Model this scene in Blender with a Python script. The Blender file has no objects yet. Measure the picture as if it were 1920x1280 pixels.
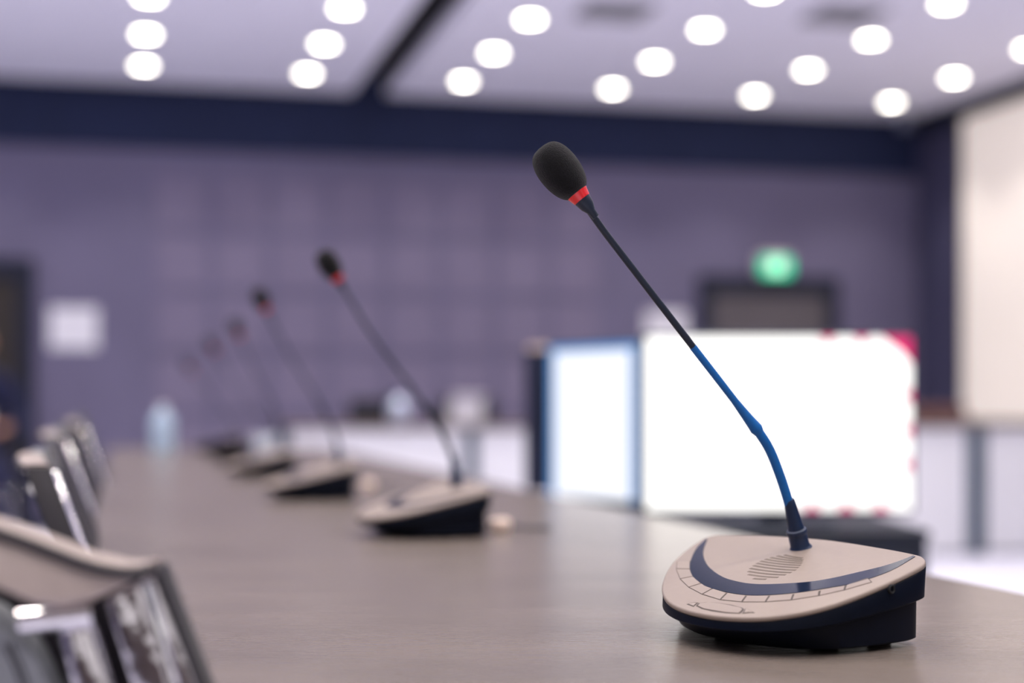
import bpy, bmesh, math, random
from mathutils import Vector, Matrix, Euler, Quaternion

random.seed(7)
SC = bpy.context.scene
COL = SC.collection
PI = math.pi

# ------------------------------------------------------------------ camera, world, exposure
ZC = 0.916                      # lens height; the conference table top is at 0.75
F = 3000.0                      # focal length in pixels of a 1920 px wide frame
HY = 757.0                      # horizon row
cam_d = bpy.data.cameras.new('camera')
cam = bpy.data.objects.new('camera', cam_d)
COL.objects.link(cam)
SC.camera = cam
cam.location = (0, 0, ZC)
cam.rotation_euler = (PI / 2, 0, 0)
cam_d.sensor_width = 36.0
cam_d.lens = F / 1920 * 36.0
cam_d.shift_y = (HY - 640) / 1920
cam_d.clip_start = 0.02
cam_d.dof.use_dof = True
cam_d.dof.focus_distance = 1.125
cam_d.dof.aperture_fstop = 2.5
cam_d.dof.aperture_blades = 0

w = bpy.data.worlds.new('world')
SC.world = w
w.use_nodes = True
w.node_tree.nodes['Background'].inputs[0].default_value = (0.90, 0.84, 0.86, 1)
w.node_tree.nodes['Background'].inputs[1].default_value = 0.9

LAMP = 20.0
BEAM = 27.0                     # power of each downlight's beam, W
BEAM_ANGLE = 106.0
#                    # radiance of the downlights' diffusers
SC.view_settings.view_transform = 'Standard'
SC.view_settings.look = 'None'
SC.view_settings.gamma = 1.0
SC.view_settings.exposure = 0.2
SC.view_settings.use_curve_mapping = False
try:
    SC.cycles.use_denoising = True
    SC.cycles.max_bounces = 8
    SC.cycles.sample_clamp_indirect = 6.0
except Exception:
    pass

# room axes: E runs along the back wall, A runs away from the lens along the table
E = Vector((0.971, 0.239, 0.0)).normalized()
A = Vector((-E.y, E.x, 0.0))
YAW = math.atan2(E.y, E.x)
WALL_A, WALL_E = 11.80, 6.28
LEFT_E, NEAR_A = -4.3, -3.2
CEIL = ZC + 2.28


def ea(e, a, z=0.0):
    v = E * e + A * a
    return Vector((v.x, v.y, z))


def at(x, y, Y):
    """Point at distance Y from the lens plane seen at pixel x, y."""
    return Vector(((x - 960) / F * Y, Y, ZC - (y - HY) / F * Y))


# ------------------------------------------------------------------ materials
MATS = {}


def mat(name, col, rough=0.5, metal=0.0, emit=None, estr=0.0, noise=0.0, nscale=20.0, bump=0.0,
        bscale=200.0, coat=0.0, sheen=0.0, trans=0.0, stretch=None, spec=0.5, ior=1.45):
    if name in MATS:
        return MATS[name]
    m = bpy.data.materials.new(name)
    m.use_nodes = True
    nt = m.node_tree
    b = nt.nodes['Principled BSDF']
    b.inputs['Base Color'].default_value = (*col, 1)
    b.inputs['Roughness'].default_value = rough
    b.inputs['Metallic'].default_value = metal
    b.inputs['Coat Weight'].default_value = coat
    b.inputs['Sheen Weight'].default_value = sheen
    b.inputs['Transmission Weight'].default_value = trans
    b.inputs['Specular IOR Level'].default_value = spec
    b.inputs['IOR'].default_value = ior
    if emit:
        b.inputs['Emission Color'].default_value = (*emit, 1)
        b.inputs['Emission Strength'].default_value = estr
    if noise or bump:
        tc = nt.nodes.new('ShaderNodeTexCoord')
        mp = nt.nodes.new('ShaderNodeMapping')
        nt.links.new(tc.outputs['Object'], mp.inputs['Vector'])
        if stretch:
            mp.inputs['Scale'].default_value = stretch
        if noise:
            n = nt.nodes.new('ShaderNodeTexNoise')
            n.inputs['Scale'].default_value = nscale
            n.inputs['Detail'].default_value = 6
            nt.links.new(mp.outputs['Vector'], n.inputs['Vector'])
            r = nt.nodes.new('ShaderNodeValToRGB')
            r.color_ramp.elements[0].position = 0.3
            r.color_ramp.elements[1].position = 0.7
            r.color_ramp.elements[0].color = (*[c * (1 - noise) for c in col], 1)
            r.color_ramp.elements[1].color = (*[min(1, c * (1 + noise)) for c in col], 1)
            nt.links.new(n.outputs['Fac'], r.inputs['Fac'])
            nt.links.new(r.outputs['Color'], b.inputs['Base Color'])
        if bump:
            n2 = nt.nodes.new('ShaderNodeTexNoise')
            n2.inputs['Scale'].default_value = bscale
            n2.inputs['Detail'].default_value = 3
            nt.links.new(mp.outputs['Vector'], n2.inputs['Vector'])
            bp = nt.nodes.new('ShaderNodeBump')
            bp.inputs['Strength'].default_value = bump
            bp.inputs['Distance'].default_value = 0.002
            nt.links.new(n2.outputs['Fac'], bp.inputs['Height'])
            nt.links.new(bp.outputs['Normal'], b.inputs['Normal'])
    MATS[name] = m
    return m


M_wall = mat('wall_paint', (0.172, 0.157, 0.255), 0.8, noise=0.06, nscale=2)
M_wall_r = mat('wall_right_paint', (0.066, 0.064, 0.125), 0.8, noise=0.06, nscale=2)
M_panel = mat('acoustic_felt', (0.222, 0.195, 0.295), 0.9, noise=0.08, nscale=30)
M_wall_shade = mat('navy_wall_shade', (0.013, 0.022, 0.068), 0.8, noise=0.08, nscale=3)  # shade at the top of the back wall, put into a band's colour
M_navy = mat('navy_trim_and_shade', (0.010, 0.014, 0.035), 0.7, noise=0.1, nscale=8)
M_black = mat('black_void', (0.004, 0.004, 0.006), 0.9, noise=0.1, nscale=8)
M_ceil = mat('ceiling_paint', (0.82, 0.82, 0.95), 0.85, noise=0.02, nscale=3)
M_floor = mat('pale_carpet', (0.62, 0.62, 0.74), 0.8, noise=0.08, nscale=60)
M_table = mat('table_veneer', (0.195, 0.160, 0.140), 0.25, noise=0.12, nscale=6, bump=0.10, bscale=70, stretch=(1, 2, 1))
M_table_edge = mat('table_edge', (0.06, 0.045, 0.045), 0.45, noise=0.1, nscale=30)
M_white = mat('white_laminate', (0.86, 0.86, 0.90), 0.4, noise=0.01, nscale=6)
M_desk_top = mat('desk_top_brown', (0.13, 0.09, 0.075), 0.5, noise=0.12, nscale=14)
M_post = mat('navy_post', (0.012, 0.045, 0.09), 0.5, noise=0.05, nscale=20)
M_plate = mat('beige_plastic', (0.305, 0.246, 0.212), 0.42, noise=0.02, nscale=200, bump=0.03, bscale=2500)
M_body = mat('dark_blue_plastic', (0.002, 0.004, 0.011), 0.42, spec=0.15, noise=0.08, nscale=90, bump=0.03, bscale=2000)
M_band = mat('glossy_dark_band', (0.011, 0.017, 0.038), 0.12, spec=0.22, noise=0.1, nscale=60)
M_line = mat('groove_dark', (0.07, 0.055, 0.05), 0.7, noise=0.1, nscale=60)
M_slot = mat('slot_dark', (0.15, 0.12, 0.10), 0.8, noise=0.1, nscale=60)
M_stem = mat('stem_black', (0.006, 0.013, 0.030), 0.38, noise=0.1, nscale=80)
M_neck = mat('neck_flare_blue', (0.0, 0.125, 0.43), 0.45, noise=0.08, nscale=80)  # blue lens flare over the near neck, painted into its colour
M_cone = mat('navy_rubber', (0.006, 0.020, 0.062), 0.38, noise=0.08, nscale=80)
M_red = mat('red_ring', (0.75, 0.015, 0.02), 0.25, noise=0.05, nscale=90, coat=0.5)
M_foam = mat('black_foam', (0.005, 0.0045, 0.006), 0.95, noise=0.5, nscale=900, bump=0.6, bscale=1600, sheen=0.16, spec=0.2)
M_rubber = mat('rubber_foot', (0.008, 0.009, 0.012), 0.8, noise=0.1, nscale=50)
M_chrome = mat('chrome', (0.74, 0.72, 0.75), 0.10, metal=1.0, noise=0.02, nscale=10, bump=1.0, bscale=30)
M_leather = mat('beige_leather', (0.40, 0.33, 0.30), 0.45, noise=0.05, nscale=60, bump=0.1, bscale=500)
M_piping = mat('dark_piping', (0.012, 0.009, 0.014), 0.5, noise=0.1, nscale=80)
M_fabric = mat('grey_fabric', (0.24, 0.25, 0.27), 0.8, noise=0.1, nscale=200, bump=0.2, bscale=900)
M_dark = mat('dark_upholstery', (0.015, 0.016, 0.026), 0.7, noise=0.1, nscale=60)
M_brownch = mat('brown_upholstery', (0.17, 0.08, 0.07), 0.7, noise=0.1, nscale=60)
M_bezel = mat('monitor_bezel', (0.028, 0.036, 0.072), 0.35, noise=0.05, nscale=50)
M_screen = mat('white_screen', (0.02, 0.02, 0.02), 0.3, emit=(1.0, 0.985, 0.95), estr=1.45)
M_screen2 = mat('bluish_screen', (0.02, 0.02, 0.02), 0.5, emit=(0.90, 0.92, 1.0), estr=1.0)
M_blueglow = mat('blue_pixels', (0.02, 0.02, 0.02), 0.5, emit=(0.10, 0.42, 1.0), estr=0.62)
M_crimson = mat('crimson_pixels', (0.02, 0.0, 0.0), 0.3, emit=(0.90, 0.03, 0.20), estr=0.95)
M_cab = mat('cabinet_black', (0.010, 0.014, 0.028), 0.42, noise=0.08, nscale=20)
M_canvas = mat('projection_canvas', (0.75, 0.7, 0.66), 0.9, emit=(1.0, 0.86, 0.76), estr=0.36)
M_lampwhite = mat('lamp_housing', (0.8, 0.8, 0.8), 0.5, noise=0.01, nscale=10)
M_glow = mat('lamp_diffuser', (0.9, 0.9, 0.9), 0.5, emit=(1.0, 0.94, 0.82), estr=LAMP)
M_green = mat('exit_green', (0.0, 0.3, 0.15), 0.4, emit=(0.0, 0.80, 0.40), estr=1.15)
M_greenw = mat('exit_pale', (0.5, 0.8, 0.6), 0.4, emit=(0.75, 1.0, 0.80), estr=1.5)
M_signcap = mat('sign_housing', (0.75, 0.70, 0.68), 0.5, noise=0.02, nscale=20)
M_paper = mat('white_paper', (0.90, 0.90, 0.98), 0.8, noise=0.01, nscale=20)
M_door = mat('door_leaf', (0.115, 0.102, 0.115), 0.55, noise=0.08, nscale=10)
M_door_l = mat('door_leaf_dark', (0.035, 0.028, 0.024), 0.6, noise=0.08, nscale=10)
M_bottle = mat('pale_blue_plastic', (0.62, 0.80, 1.0), 0.15, trans=0.15, noise=0.02, nscale=20)
M_glass = mat('pale_glass', (0.80, 0.84, 0.95), 0.08, trans=0.5, noise=0.01, nscale=20)
M_cream = mat('cream_plastic', (0.85, 0.68, 0.58), 0.35, noise=0.02, nscale=50)
M_skin = mat('skin', (0.52, 0.27, 0.18), 0.55, noise=0.06, nscale=30)
M_cloth = mat('navy_cloth', (0.010, 0.013, 0.055), 0.85, noise=0.15, nscale=40)
M_trouser = mat('dark_trousers', (0.02, 0.02, 0.025), 0.85, noise=0.15, nscale=40)
M_hair = mat('dark_hair', (0.02, 0.013, 0.01), 0.6, noise=0.2, nscale=60)
M_vent = mat('vent_grey', (0.30, 0.30, 0.33), 0.6, noise=0.05, nscale=20)
M_dome = mat('dome_grey', (0.10, 0.11, 0.17), 0.3, noise=0.05, nscale=20)


# ------------------------------------------------------------------ mesh helpers
def new_obj(name, bm, m, parent=None, smooth=False, loc=None):
    me = bpy.data.meshes.new(name)
    bmesh.ops.recalc_face_normals(bm, faces=bm.faces[:])
    bm.to_mesh(me)
    bm.free()
    me.materials.append(m)
    if smooth:
        for p in me.polygons:
            p.use_smooth = True
    o = bpy.data.objects.new(name, me)
    COL.objects.link(o)
    if parent:
        o.parent = parent
    if loc is not None:
        o.location = loc
    return o


def smooth_by_angle(o, deg=40):
    me = o.data
    for p in me.polygons:
        p.use_smooth = True
    bm = bmesh.new()
    bm.from_mesh(me)
    for e in bm.edges:
        if len(e.link_faces) == 2 and e.calc_face_angle(0) > math.radians(deg):
            e.smooth = False
    bm.to_mesh(me)
    bm.free()
    return o


def thing(name, label, cat, loc=(0, 0, 0), rotz=0.0, group=None):
    o = bpy.data.objects.new(name, None)
    o.empty_display_size = 0.05
    COL.objects.link(o)
    o.location = loc
    o.rotation_euler = (0, 0, rotz)
    o['label'] = label
    o['category'] = cat
    if group:
        o['group'] = group
    return o


def struct(o):
    o['kind'] = 'structure'
    return o


def copy_tree(o, parent=None):
    c = o.copy()
    COL.objects.link(c)
    if parent:
        c.parent = parent
    for ch in list(o.children):
        copy_tree(ch, c)
    return c


def box(bm, x0, x1, y0, y1, z0, z1, bevel=0.0, mtx=None, seg=2):
    vs = [bm.verts.new((x, y, z)) for z in (z0, z1) for y in (y0, y1) for x in (x0, x1)]
    fs = [(0, 1, 3, 2), (4, 6, 7, 5), (0, 4, 5, 1), (1, 5, 7, 3), (3, 7, 6, 2), (2, 6, 4, 0)]
    faces = [bm.faces.new([vs[i] for i in f]) for f in fs]
    if bevel:
        edges = {e for f in faces for e in f.edges}
        r = bmesh.ops.bevel(bm, geom=list(edges), offset=bevel, segments=seg, profile=0.6, affect='EDGES')
        vs = list({v for f in r['faces'] for v in f.verts} | {v for v in vs if v.is_valid})
    if mtx is not None:
        for v in vs:
            v.co = mtx @ v.co
    return bm


def boxobj(name, dims, m, parent=None, bevel=0.0, mtx=None, loc=None):
    bm = bmesh.new()
    box(bm, *dims, bevel=bevel, mtx=mtx)
    return new_obj(name, bm, m, parent, loc=loc)


def catmull(pts, n):
    pts = [Vector(p) for p in pts]
    P = [pts[0] * 2 - pts[1]] + pts + [pts[-1] * 2 - pts[-2]]
    out = []
    for i in range(1, len(P) - 2):
        for k in range(n):
            t = k / n
            p0, p1, p2, p3 = P[i - 1], P[i], P[i + 1], P[i + 2]
            out.append(0.5 * ((2 * p1) + (p2 - p0) * t + (2 * p0 - 5 * p1 + 4 * p2 - p3) * t * t + (3 * p1 - p0 - 3 * p2 + p3) * t ** 3))
    out.append(pts[-1])
    return out


def tube(bm, pts, radii, seg=16, cap=True):
    pts = [Vector(p) for p in pts]
    if not isinstance(radii, (list, tuple)):
        radii = [radii] * len(pts)
    rings = []
    up = None
    for i, p in enumerate(pts):
        t = (pts[min(i + 1, len(pts) - 1)] - pts[max(i - 1, 0)]).normalized()
        if up is None:
            up = t.orthogonal().normalized()
        up = (up - t * up.dot(t)).normalized()
        b = t.cross(up)
        rings.append([bm.verts.new(p + (up * math.cos(2 * PI * k / seg) + b * math.sin(2 * PI * k / seg)) * radii[i]) for k in range(seg)])
    for a, b in zip(rings, rings[1:]):
        for k in range(seg):
            bm.faces.new((a[k], a[(k + 1) % seg], b[(k + 1) % seg], b[k]))
    if cap:
        bm.faces.new(rings[0][::-1])
        bm.faces.new(rings[-1])
    return bm


def lathe(bm, profile, seg=24, origin=(0, 0, 0), axis=(0, 0, 1)):
    """profile: list of (radius, height) along axis."""
    ax = Vector(axis).normalized()
    u = ax.orthogonal().normalized()
    v = ax.cross(u)
    o = Vector(origin)
    rings = []
    for r, h in profile:
        if r <= 1e-6:
            rings.append([bm.verts.new(o + ax * h)])
        else:
            rings.append([bm.verts.new(o + ax * h + (u * math.cos(2 * PI * k / seg) + v * math.sin(2 * PI * k / seg)) * r) for k in range(seg)])
    for a, b in zip(rings, rings[1:]):
        for k in range(seg):
            k2 = (k + 1) % seg
            if len(a) == 1 and len(b) == 1:
                continue
            if len(a) == 1:
                bm.faces.new((a[0], b[k2], b[k]))
            elif len(b) == 1:
                bm.faces.new((a[k], a[k2], b[0]))
            else:
                bm.faces.new((a[k], a[k2], b[k2], b[k]))
    for r in (rings[0], rings[-1]):
        if len(r) > 2:
            bm.faces.new(r)
    return bm


def loft(bm, rings, cap0=True, cap1=True):
    R = [[bm.verts.new(p) for p in r] for r in rings]
    n = len(R[0])
    for a, b in zip(R, R[1:]):
        for k in range(n):
            bm.faces.new((a[k], a[(k + 1) % n], b[(k + 1) % n], b[k]))
    if cap0:
        bm.faces.new(R[0][::-1])
    if cap1:
        bm.faces.new(R[-1])
    return bm


def prism(bm, poly, off):
    """poly: 3D points; a slab from poly to poly + off."""
    off = Vector(off)
    return loft(bm, [[Vector(p) for p in poly], [Vector(p) + off for p in poly]])


ROOM = Matrix.Rotation(YAW, 4, 'Z')     # room coordinates (e, a, z) to world

# ------------------------------------------------------------------ room shell
floor = struct(boxobj('floor', (LEFT_E, WALL_E, NEAR_A, WALL_A, -0.06, 0.0), M_floor, mtx=ROOM))

SLOT0, SLOT1 = 1.66, 1.92
bm = bmesh.new()
box(bm, LEFT_E, SLOT0, NEAR_A, WALL_A - 0.10, CEIL, CEIL + 0.08, mtx=ROOM)
box(bm, SLOT1, WALL_E - 0.12, NEAR_A, WALL_A - 0.10, CEIL, CEIL + 0.08, mtx=ROOM)
ceiling = struct(new_obj('ceiling', bm, M_ceil))
bm = bmesh.new()
box(bm, SLOT0 - 0.06, SLOT1 + 0.06, NEAR_A, WALL_A - 0.1, CEIL + 0.16, CEIL + 0.20, mtx=ROOM)
box(bm, SLOT0 - 0.06, SLOT0 - 0.03, NEAR_A, WALL_A - 0.1, CEIL + 0.08, CEIL + 0.16, mtx=ROOM)
box(bm, SLOT1 + 0.03, SLOT1 + 0.06, NEAR_A, WALL_A - 0.1, CEIL + 0.08, CEIL + 0.16, mtx=ROOM)
struct(new_obj('trim_1', bm, M_black))
bm = bmesh.new()     # dark plenum above the shadow gap round the ceiling
box(bm, LEFT_E, WALL_E, WALL_A - 0.3, WALL_A, CEIL + 0.22, CEIL + 0.26, mtx=ROOM)
box(bm, WALL_E - 0.3, WALL_E, NEAR_A, WALL_A - 0.3, CEIL + 0.22, CEIL + 0.26, mtx=ROOM)
struct(new_obj('trim_2', bm, M_black))

wall_back = struct(boxobj('wall_back', (LEFT_E, WALL_E + 0.1, WALL_A, WALL_A + 0.1, 0, CEIL + 0.26), M_wall, mtx=ROOM))
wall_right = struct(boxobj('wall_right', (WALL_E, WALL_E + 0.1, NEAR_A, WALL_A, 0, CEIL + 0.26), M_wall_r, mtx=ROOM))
wall_left = struct(boxobj('wall_left', (LEFT_E - 0.1, LEFT_E, NEAR_A, WALL_A + 0.1, 0, CEIL + 0.26), M_wall, mtx=ROOM))
wn = struct(boxobj('unseen_wall_near', (LEFT_E, WALL_E, NEAR_A - 0.1, NEAR_A, 0, 1.0), mat('unseen_wall_paint', (0.10, 0.075, 0.07), 0.8, noise=0.06, nscale=2), mtx=ROOM))
struct(boxobj('unseen_wall_near', (LEFT_E, WALL_E, NEAR_A - 0.1, NEAR_A, 2.3, CEIL + 0.26), MATS['unseen_wall_paint'], mtx=ROOM))
for k in range(6):      # piers of an unseen window band, added to let world light in
    struct(boxobj('unseen_wall_near', (LEFT_E + 2.0 * k, LEFT_E + 2.0 * k + 0.6, NEAR_A - 0.1, NEAR_A, 1.0, 2.3), MATS['unseen_wall_paint'], mtx=ROOM))
# navy bands painting the light falloff along the top of the walls
struct(boxobj('shade_band_back', (LEFT_E, WALL_E, WALL_A - 0.02, WALL_A, CEIL - 0.45, CEIL + 0.2), M_wall_shade, mtx=ROOM))
struct(boxobj('shade_band_right', (WALL_E - 0.02, WALL_E, NEAR_A, WALL_A - 0.02, CEIL - 0.14, CEIL + 0.2), M_navy, mtx=ROOM))
struct(boxobj('baseboard_back', (LEFT_E, WALL_E, WALL_A - 0.018, WALL_A, 0.0, 0.09), M_navy, mtx=ROOM))
struct(boxobj('baseboard_right', (WALL_E - 0.018, WALL_E, NEAR_A, WALL_A - 0.018, 0.0, 0.09), M_navy, mtx=ROOM))


def wall_e(px):
    """Coordinate along the back wall seen at pixel column px."""
    k = (px - 960) / F
    D = WALL_A / (A.y + A.x * k)
    return E.x * k * D + E.y * D


# square felt panels on the back wall
e0, e1 = wall_e(285), wall_e(1128)
ncol, nrow = 8, 5
pw = (e1 - e0) / ncol
pm = None
for r in range(nrow):
    for c in range(ncol):
        if pm is None:
            bm = bmesh.new()
            box(bm, -pw * 0.5 + 0.03, pw * 0.5 - 0.03, -0.014, 0.0, -0.19, 0.19, bevel=0.006, seg=1)
            o = new_obj('acoustic_panel', bm, M_panel, wall_back)
            pm = o.data
        else:
            o = bpy.data.objects.new('acoustic_panel', pm)
            COL.objects.link(o)
            o.parent = wall_back
        o.location = ea(e0 + (c + 0.5) * pw, WALL_A, 0.62 + r * 0.44)
        o.rotation_euler = (0, 0, YAW)


# doors
def door(name, ea0, ea1, top, leafm, hinge_left):
    root = bpy.data.objects.new(name, None)
    COL.objects.link(root)
    root['kind'] = 'structure'
    root.location = ea((ea0 + ea1) / 2, WALL_A, 0)
    root.rotation_euler = (0, 0, YAW)
    hw = (ea1 - ea0) / 2
    fw = 0.11
    bm = bmesh.new()
    box(bm, -hw, -hw + fw, -0.06, 0.0, 0, top, bevel=0.006, seg=1)
    box(bm, hw - fw, hw, -0.06, 0.0, 0, top, bevel=0.006, seg=1)
    box(bm, -hw + fw, hw - fw, -0.06, 0.0, top - 0.14, top, bevel=0.006, seg=1)
    new_obj('door_frame', bm, M_navy, root)
    lf = boxobj('door_leaf', (-hw + fw + 0.004, hw - fw - 0.004, -0.035, 0.0, 0.008, top - 0.144), leafm, root, bevel=0.004)
    s = -1 if hinge_left is False else 1
    bm = bmesh.new()
    tube(bm, [(s * (hw - fw - 0.07), -0.035, 1.0), (s * (hw - fw - 0.07), -0.08, 1.0), (s * (hw - fw - 0.2), -0.085, 1.0)], 0.009, 8)
    new_obj('door_handle', bm, M_chrome, lf, smooth=True)
    return root


door('door_1', wall_e(65) - 1.05, wall_e(65), 1.935, M_door_l, True)
door('door_2', wall_e(1308), wall_e(1568), 1.92, M_door, True)

# paper notices beside the doors
for px, top, lab in ((138, 1.60, 'white paper notice on the wall beside the dark left door'),
                     (1248, 1.63, 'pale paper notice on the wall by the door under the green exit sign')):
    o = boxobj('paper_notice', (-0.165, 0.165, -0.006, 0, 0, 0.29), M_paper, loc=ea(wall_e(px), WALL_A - (0 if px > 1000 else 0), top - 0.29))
    o.rotation_euler = (0, 0, YAW)
    o['label'] = lab
    o['category'] = 'notice'

# exit sign
ec = wall_e(1445)
sg = thing('exit_sign', 'glowing green exit sign box above the far door frame', 'sign', ea(ec, WALL_A - 0.062, 1.925), YAW)
boxobj('sign_housing', (-0.125, 0.125, -0.05, 0.055, 0.0, 0.165), M_signcap, sg, bevel=0.006)
boxobj('sign_face', (-0.12, 0.12, -0.056, -0.05, 0.004, 0.125), M_green, sg)
bm = bmesh.new()     # pale downward arrow
prism(bm, [(-0.028, -0.056, 0.12), (0.028, -0.056, 0.12), (0.028, -0.056, 0.07), (0.06, -0.056, 0.07), (0, -0.056, 0.015), (-0.06, -0.056, 0.07), (-0.028, -0.056, 0.07)], (0, -0.002, 0))
new_obj('arrow', bm, M_greenw, sg)

# projection screen on the right wall
def wall_a(px):
    k = (px - 960) / F
    # point on right wall: E*WALL_E + A*a with X/Y = k
    a = (WALL_E * (E.x - k * E.y)) / (k * A.y - A.x)
    return a


a1 = wall_a(1815)
sc = thing('projection_screen', 'tall warm white projection screen lit on the dark right wall', 'screen', ea(WALL_E, a1, 0), YAW)
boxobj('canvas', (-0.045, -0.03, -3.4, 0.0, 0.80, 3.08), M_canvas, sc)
boxobj('screen_case', (-0.10, -0.001, -3.45, 0.05, 3.08, 3.17), M_navy, sc, bevel=0.01)
boxobj('bottom_bar', (-0.05, -0.02, -3.42, 0.02, 0.76, 0.80), M_navy, sc, bevel=0.005)
boxobj('side_frame', (-0.05, -0.001, 0.0, 0.035, 0.76, 3.08), M_navy, sc)

# dome camera near the ceiling corner
dm = thing('dome_camera', 'small grey dome hanging from the ceiling in the far corner', 'camera', ea(5.86, 11.2, CEIL))
bm = bmesh.new(); lathe(bm, [(0.0, 0), (0.085, 0), (0.085, -0.05), (0.0, -0.05)], 24)
new_obj('mount', bm, M_lampwhite, dm, smooth=False)
bm = bmesh.new(); lathe(bm, [(0.075, -0.05)] + [(0.075 * math.cos(t * PI / 16), -0.06 - 0.12 * math.sin(t * PI / 16)) for t in range(8)] + [(0, -0.18)], 24)
new_obj('dome', bm, M_dome, dm, smooth=True)

# ceiling vents
for e, a, lab in ((2.79, 8.85, 'grey square ceiling vent near the dark ceiling slot'), (4.12, 8.62, 'grey square ceiling vent towards the right wall')):
    v = thing('ceiling_vent', lab, 'vent', ea(e, a, CEIL), YAW)
    bm = bmesh.new()
    for d in ((-0.2, 0.2, -0.2, -0.17), (-0.2, 0.2, 0.17, 0.2), (-0.2, -0.17, -0.17, 0.17), (0.17, 0.2, -0.17, 0.17)):
        box(bm, *d, -0.02, 0)
    new_obj('vent_frame', bm, M_vent, v)
    for k in range(7):
        boxobj('slat', (-0.17, 0.17, -0.155 + k * 0.05, -0.125 + k * 0.05, -0.016, -0.004), M_vent, v)

# ------------------------------------------------------------------ downlights
bm = bmesh.new(); lathe(bm, [(0.052, 0), (0.078, 0), (0.078, -0.016), (0.072, -0.022), (0.060, -0.022), (0.058, -0.004), (0.052, 0)], 24)
ring_me = None
ORD = ['first', 'second', 'third', 'fourth', 'fifth', 'sixth', 'seventh', 'eighth', 'ninth', 'tenth', 'eleventh', 'twelfth', 'thirteenth', 'fourteenth', 'fifteenth', 'sixteenth']
proto = None
for r in range(15):
    a = 10.97 - 0.93 * r
    for c in range(9):
        e = 5.63 - 1.093 * c
        lab = 'round glowing ceiling downlight, %s row from the back wall, %s column from right wall' % (ORD[r], ORD[c])
        if proto is None:
            proto = thing('ceiling_downlight', lab, 'light', group='downlights in the ceiling grid')
            new_obj('housing', bm, M_lampwhite, proto, smooth=False)
            bm2 = bmesh.new()
            lathe(bm2, [(0.0, -0.003), (0.0575, -0.004), (0.0595, -0.022), (0.045, -0.0245), (0.0, -0.0255)], 20)
            new_obj('diffuser', bm2, M_glow, proto, smooth=True)
            ld = bpy.data.lights.new('beam', 'SPOT')
            ld.energy = BEAM
            ld.color = (1.0, 0.93, 0.86)
            ld.spot_size = math.radians(BEAM_ANGLE)
            ld.spot_blend = 0.65
            ld.shadow_soft_size = 0.05
            lo_ = bpy.data.objects.new('beam', ld)
            COL.objects.link(lo_)
            lo_.parent = proto
            lo_.location = (0, 0, -0.08)
            o = proto
        else:
            o = copy_tree(proto)
            o['label'] = lab
        o.location = ea(e, a, CEIL)

# ------------------------------------------------------------------ conference table
# outline in world coordinates; left edge, right edge and far end follow the room axes
def on_left(D):
    return Vector((-0.03 - 0.2465 * D, D))


def on_right(D):
    return Vector((0.762 - 0.2465 * D + 0.028, D))


TZ = 0.75
corner = Vector((-0.2, 0.677))
eE, eA = Vector((E.x, E.y)), Vector((A.x, A.y))
rr = 0.5
cc = corner + eE * rr + eA * rr
arc = [cc + (-eE * math.cos(t) - eA * math.sin(t)) * rr for t in [i * (PI / 2) / 14 for i in range(15)]]
far_l = on_left(6.02)
# project the far end to run along E
far_r = far_l + eE * 0.86
s = (on_right(2.0) - on_right(1.0)).normalized()
near_r = corner + eE * ((on_right(0.9) - corner).dot(Vector((s.y, -s.x))) / eE.dot(Vector((s.y, -s.x))))
far_r = far_l + eE * ((on_right(6.0) - far_l).dot(Vector((s.y, -s.x))) / eE.dot(Vector((s.y, -s.x))))
outline = [far_l] + arc + [near_r, far_r]
tb = thing('conference_table', 'long brown veneer conference table carrying the row of microphones', 'table', (-0.2, 3.2, 0))
TB0 = Vector((-0.2, 3.2, 0))
bm = bmesh.new()
loft(bm, [[Vector((p.x, p.y, z)) - TB0 for p in outline] for z in (TZ - 0.006, TZ)])
o = new_obj('tabletop', bm, M_table, tb)
bm = bmesh.new()
loft(bm, [[Vector((p.x, p.y, z)) - TB0 for p in outline] for z in (TZ - 0.04, TZ - 0.0062)])
new_obj('edge_band', bm, M_table_edge, tb)
for (le, la) in ((0.30, 0.98), (0.62, 0.98), (0.14, 5.9), (0.62, 5.9), (0.14, 3.4), (0.62, 3.4)):
    p = ea(le, la)
    boxobj('leg', (-0.03, 0.03, -0.03, 0.03, 0, TZ - 0.04), M_post, tb, bevel=0.004, loc=p - TB0)

# ------------------------------------------------------------------ microphones
# the base's sloping top plane, from its two back corners and the drop towards its rounded front
Rc = at(1738, 1043, 1.114)
Lc = at(1322, 1004, 1.287)
zb = 0.810
Mid = (Rc + Lc) / 2
ndir = Vector((-(Lc - Rc).y, (Lc - Rc).x, 0)).normalized()       # towards the rounded front
if ndir.y > 0:
    ndir = -ndir
SL = 0.23
PN = Vector((ndir.x * SL, ndir.y * SL, 1)).normalized()         # plane normal
P0 = Vector((Mid.x, Mid.y, zb))
B0 = Vector((0.200, 1.160, TZ))                                  # base origin on the table


def onp(x, y, lift=0.0):
    """The point of the base's top plane seen at pixel x, y, in base coordinates."""
    d = Vector(((x - 960) / F, 1.0, -(y - HY) / F))
    o = Vector((0, 0, ZC))
    t = (P0 - o).dot(PN) / d.dot(PN)
    return o + d * t + PN * lift - B0


def cp(cx, cy, lift=0.0):      # pixel of the 3.2x enlargement of the base
    return onp(1200 + cx / 3.2, 920 + cy / 3.2, lift)


def cq(cx, cy, lift=0.0):      # pixel of the 5.82x enlargement of the grille
    return onp(1320 + cx / 5.82, 900 + cy / 5.82, lift)


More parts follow.
